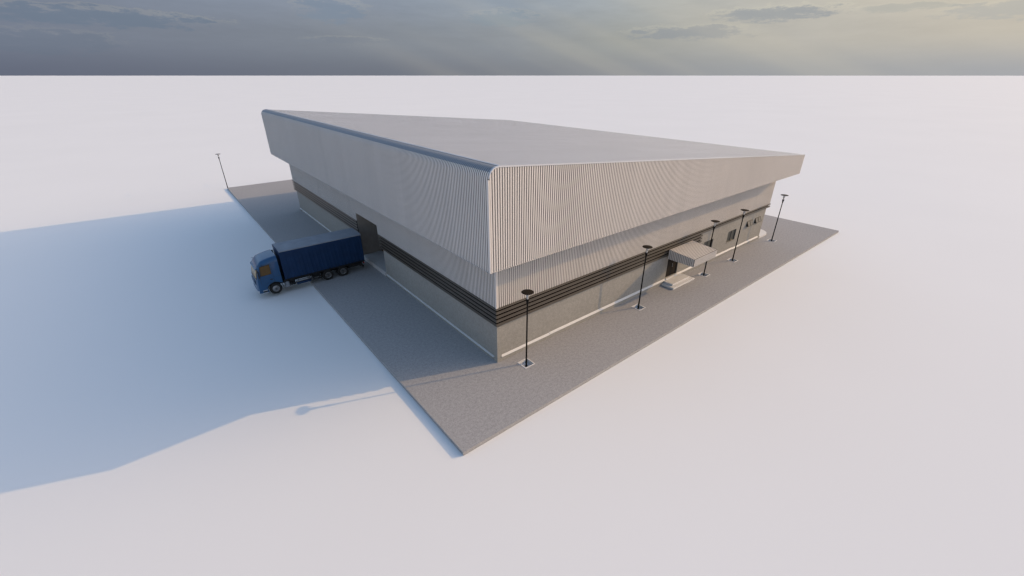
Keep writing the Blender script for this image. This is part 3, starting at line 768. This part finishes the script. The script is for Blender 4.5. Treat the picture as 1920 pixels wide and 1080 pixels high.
def scale(c_, f_):
    n = N.new('ShaderNodeVectorMath'); n.operation = 'SCALE'; K.new(c_, n.inputs[0])
    if isinstance(f_,(int,float)): n.inputs['Scale'].default_value = f_
    else: K.new(f_, n.inputs['Scale'])
    return n.outputs[0]
# soft billows, stronger higher up
amp = mth('MULTIPLY_ADD', e, .42, .06)
col = scale(col, mth('MULTIPLY_ADD', mth('SUBTRACT', mth('MULTIPLY_ADD', n2, .5, mth('MULTIPLY', n1, .5)), .5), amp, 1.))
# separate darker, bluish clouds with pale rims (azimuth, elevation, half-widths in degrees, weight)
def px_dir(px, py):
    f_ = 799.74; p_ = math.radians(PITCH); y_ = math.radians(YAW)
    fw = Vector((math.cos(y_)*math.cos(p_), math.sin(y_)*math.cos(p_), -math.sin(p_))); rt = Vector((math.sin(y_),-math.cos(y_),0)); up = rt.cross(fw)
    d = (fw*f_ + rt*(px-960) - up*(py-540)).normalized(); return math.atan2(d.y,d.x), math.asin(d.z)
comb2 = N.new('ShaderNodeCombineXYZ'); K.new(mth('MULTIPLY', az, 3.), comb2.inputs[0]); K.new(mth('MULTIPLY', el, 9.), comb2.inputs[1])
n4 = noise(comb2.outputs[0], 14., 8, .68)
warp = mth('ADD', mth('MULTIPLY', mth('SUBTRACT', n2, .5), 3.6), mth('MULTIPLY', mth('SUBTRACT', n4, .5), 3.2))
for px,py,wa,we,wt,dk in ((1450,26,6.0,.75,.8,(.30,.33,.36)),(1290,62,6.5,.75,.6,(.27,.30,.34)),(170,32,9.0,.8,.7,(.145,.195,.265)),(620,18,3.4,1.3,.65,(.20,.26,.34)),
                       (640,75,4.5,.35,.4,(.19,.22,.275)),(60,78,6.0,1.0,.35,(.14,.18,.24)),(1870,20,4.0,.7,.45,(.38,.41,.42)),(940,35,4.,.9,.35,(.23,.31,.37)),(1690,15,3.5,.4,.4,(.36,.39,.38))):
    a0_, e0_ = px_dir(px, py)
    da = mth('DIVIDE', mth('SUBTRACT', az, a0_), math.radians(wa)); de = mth('DIVIDE', mth('SUBTRACT', el, e0_), math.radians(we))
    r2 = mth('ADD', mth('ADD', mth('MULTIPLY', da, da), mth('MULTIPLY', de, de)), warp)
    body = smooth(r2, 1.15, .2, 0., wt*.85)
    rim = mth('MULTIPLY', mth('MULTIPLY', smooth(r2, 1.55, 1.0), smooth(r2, .55, 1.0)), smooth(de, -.4, .8, 0., .32*wt))
    col = mix(body, col, dk)
    col = mix(rim, col, mix(t, (.33,.335,.32), (.78,.74,.58)))
# slanting rays in the cloud gap right of centre
ray = noise((lambda c_: c_.outputs[0])(comb), .0) if 0 else None
ca = mth('ADD', mth('MULTIPLY', az, 10.), mth('MULTIPLY', el, -26.)); cr = N.new('ShaderNodeCombineXYZ'); K.new(ca, cr.inputs[0])
rn = smooth(noise(cr.outputs[0], .55, 2, .4), .42, .68, 0., .16)
col = mix(mth('MULTIPLY', rn, smooth(t, .2, .6)), col, (.66,.60,.47))
hiv = N.new('ShaderNodeVectorMath'); hiv.operation = 'MULTIPLY'; K.new(sky.outputs[0], hiv.inputs[0]); hiv.inputs[1].default_value = (1.78, 1.65, 1.49)
hi = hiv.outputs[0]                                           # open sky overhead, brightened by an added tint to lift the fill light
band = smooth(el, math.radians(8.), math.radians(17))
bank = scale(col, 5.56)
hn = N.new('ShaderNodeMix'); hn.data_type = 'RGBA'; K.new(band, hn.inputs['Factor']); K.new(bank, hn.inputs[6]); K.new(hi, hn.inputs[7])
K.new(hn.outputs[2], bg.inputs['Color'])

sc.view_settings.view_transform = 'Standard'; sc.view_settings.look = 'None'
sc.view_settings.exposure = math.log2(1.2); sc.view_settings.gamma = 1
sc.render.engine = 'CYCLES'; sc.cycles.filter_width = 1.45
sc.cycles.max_bounces = 8; sc.cycles.diffuse_bounces = 1
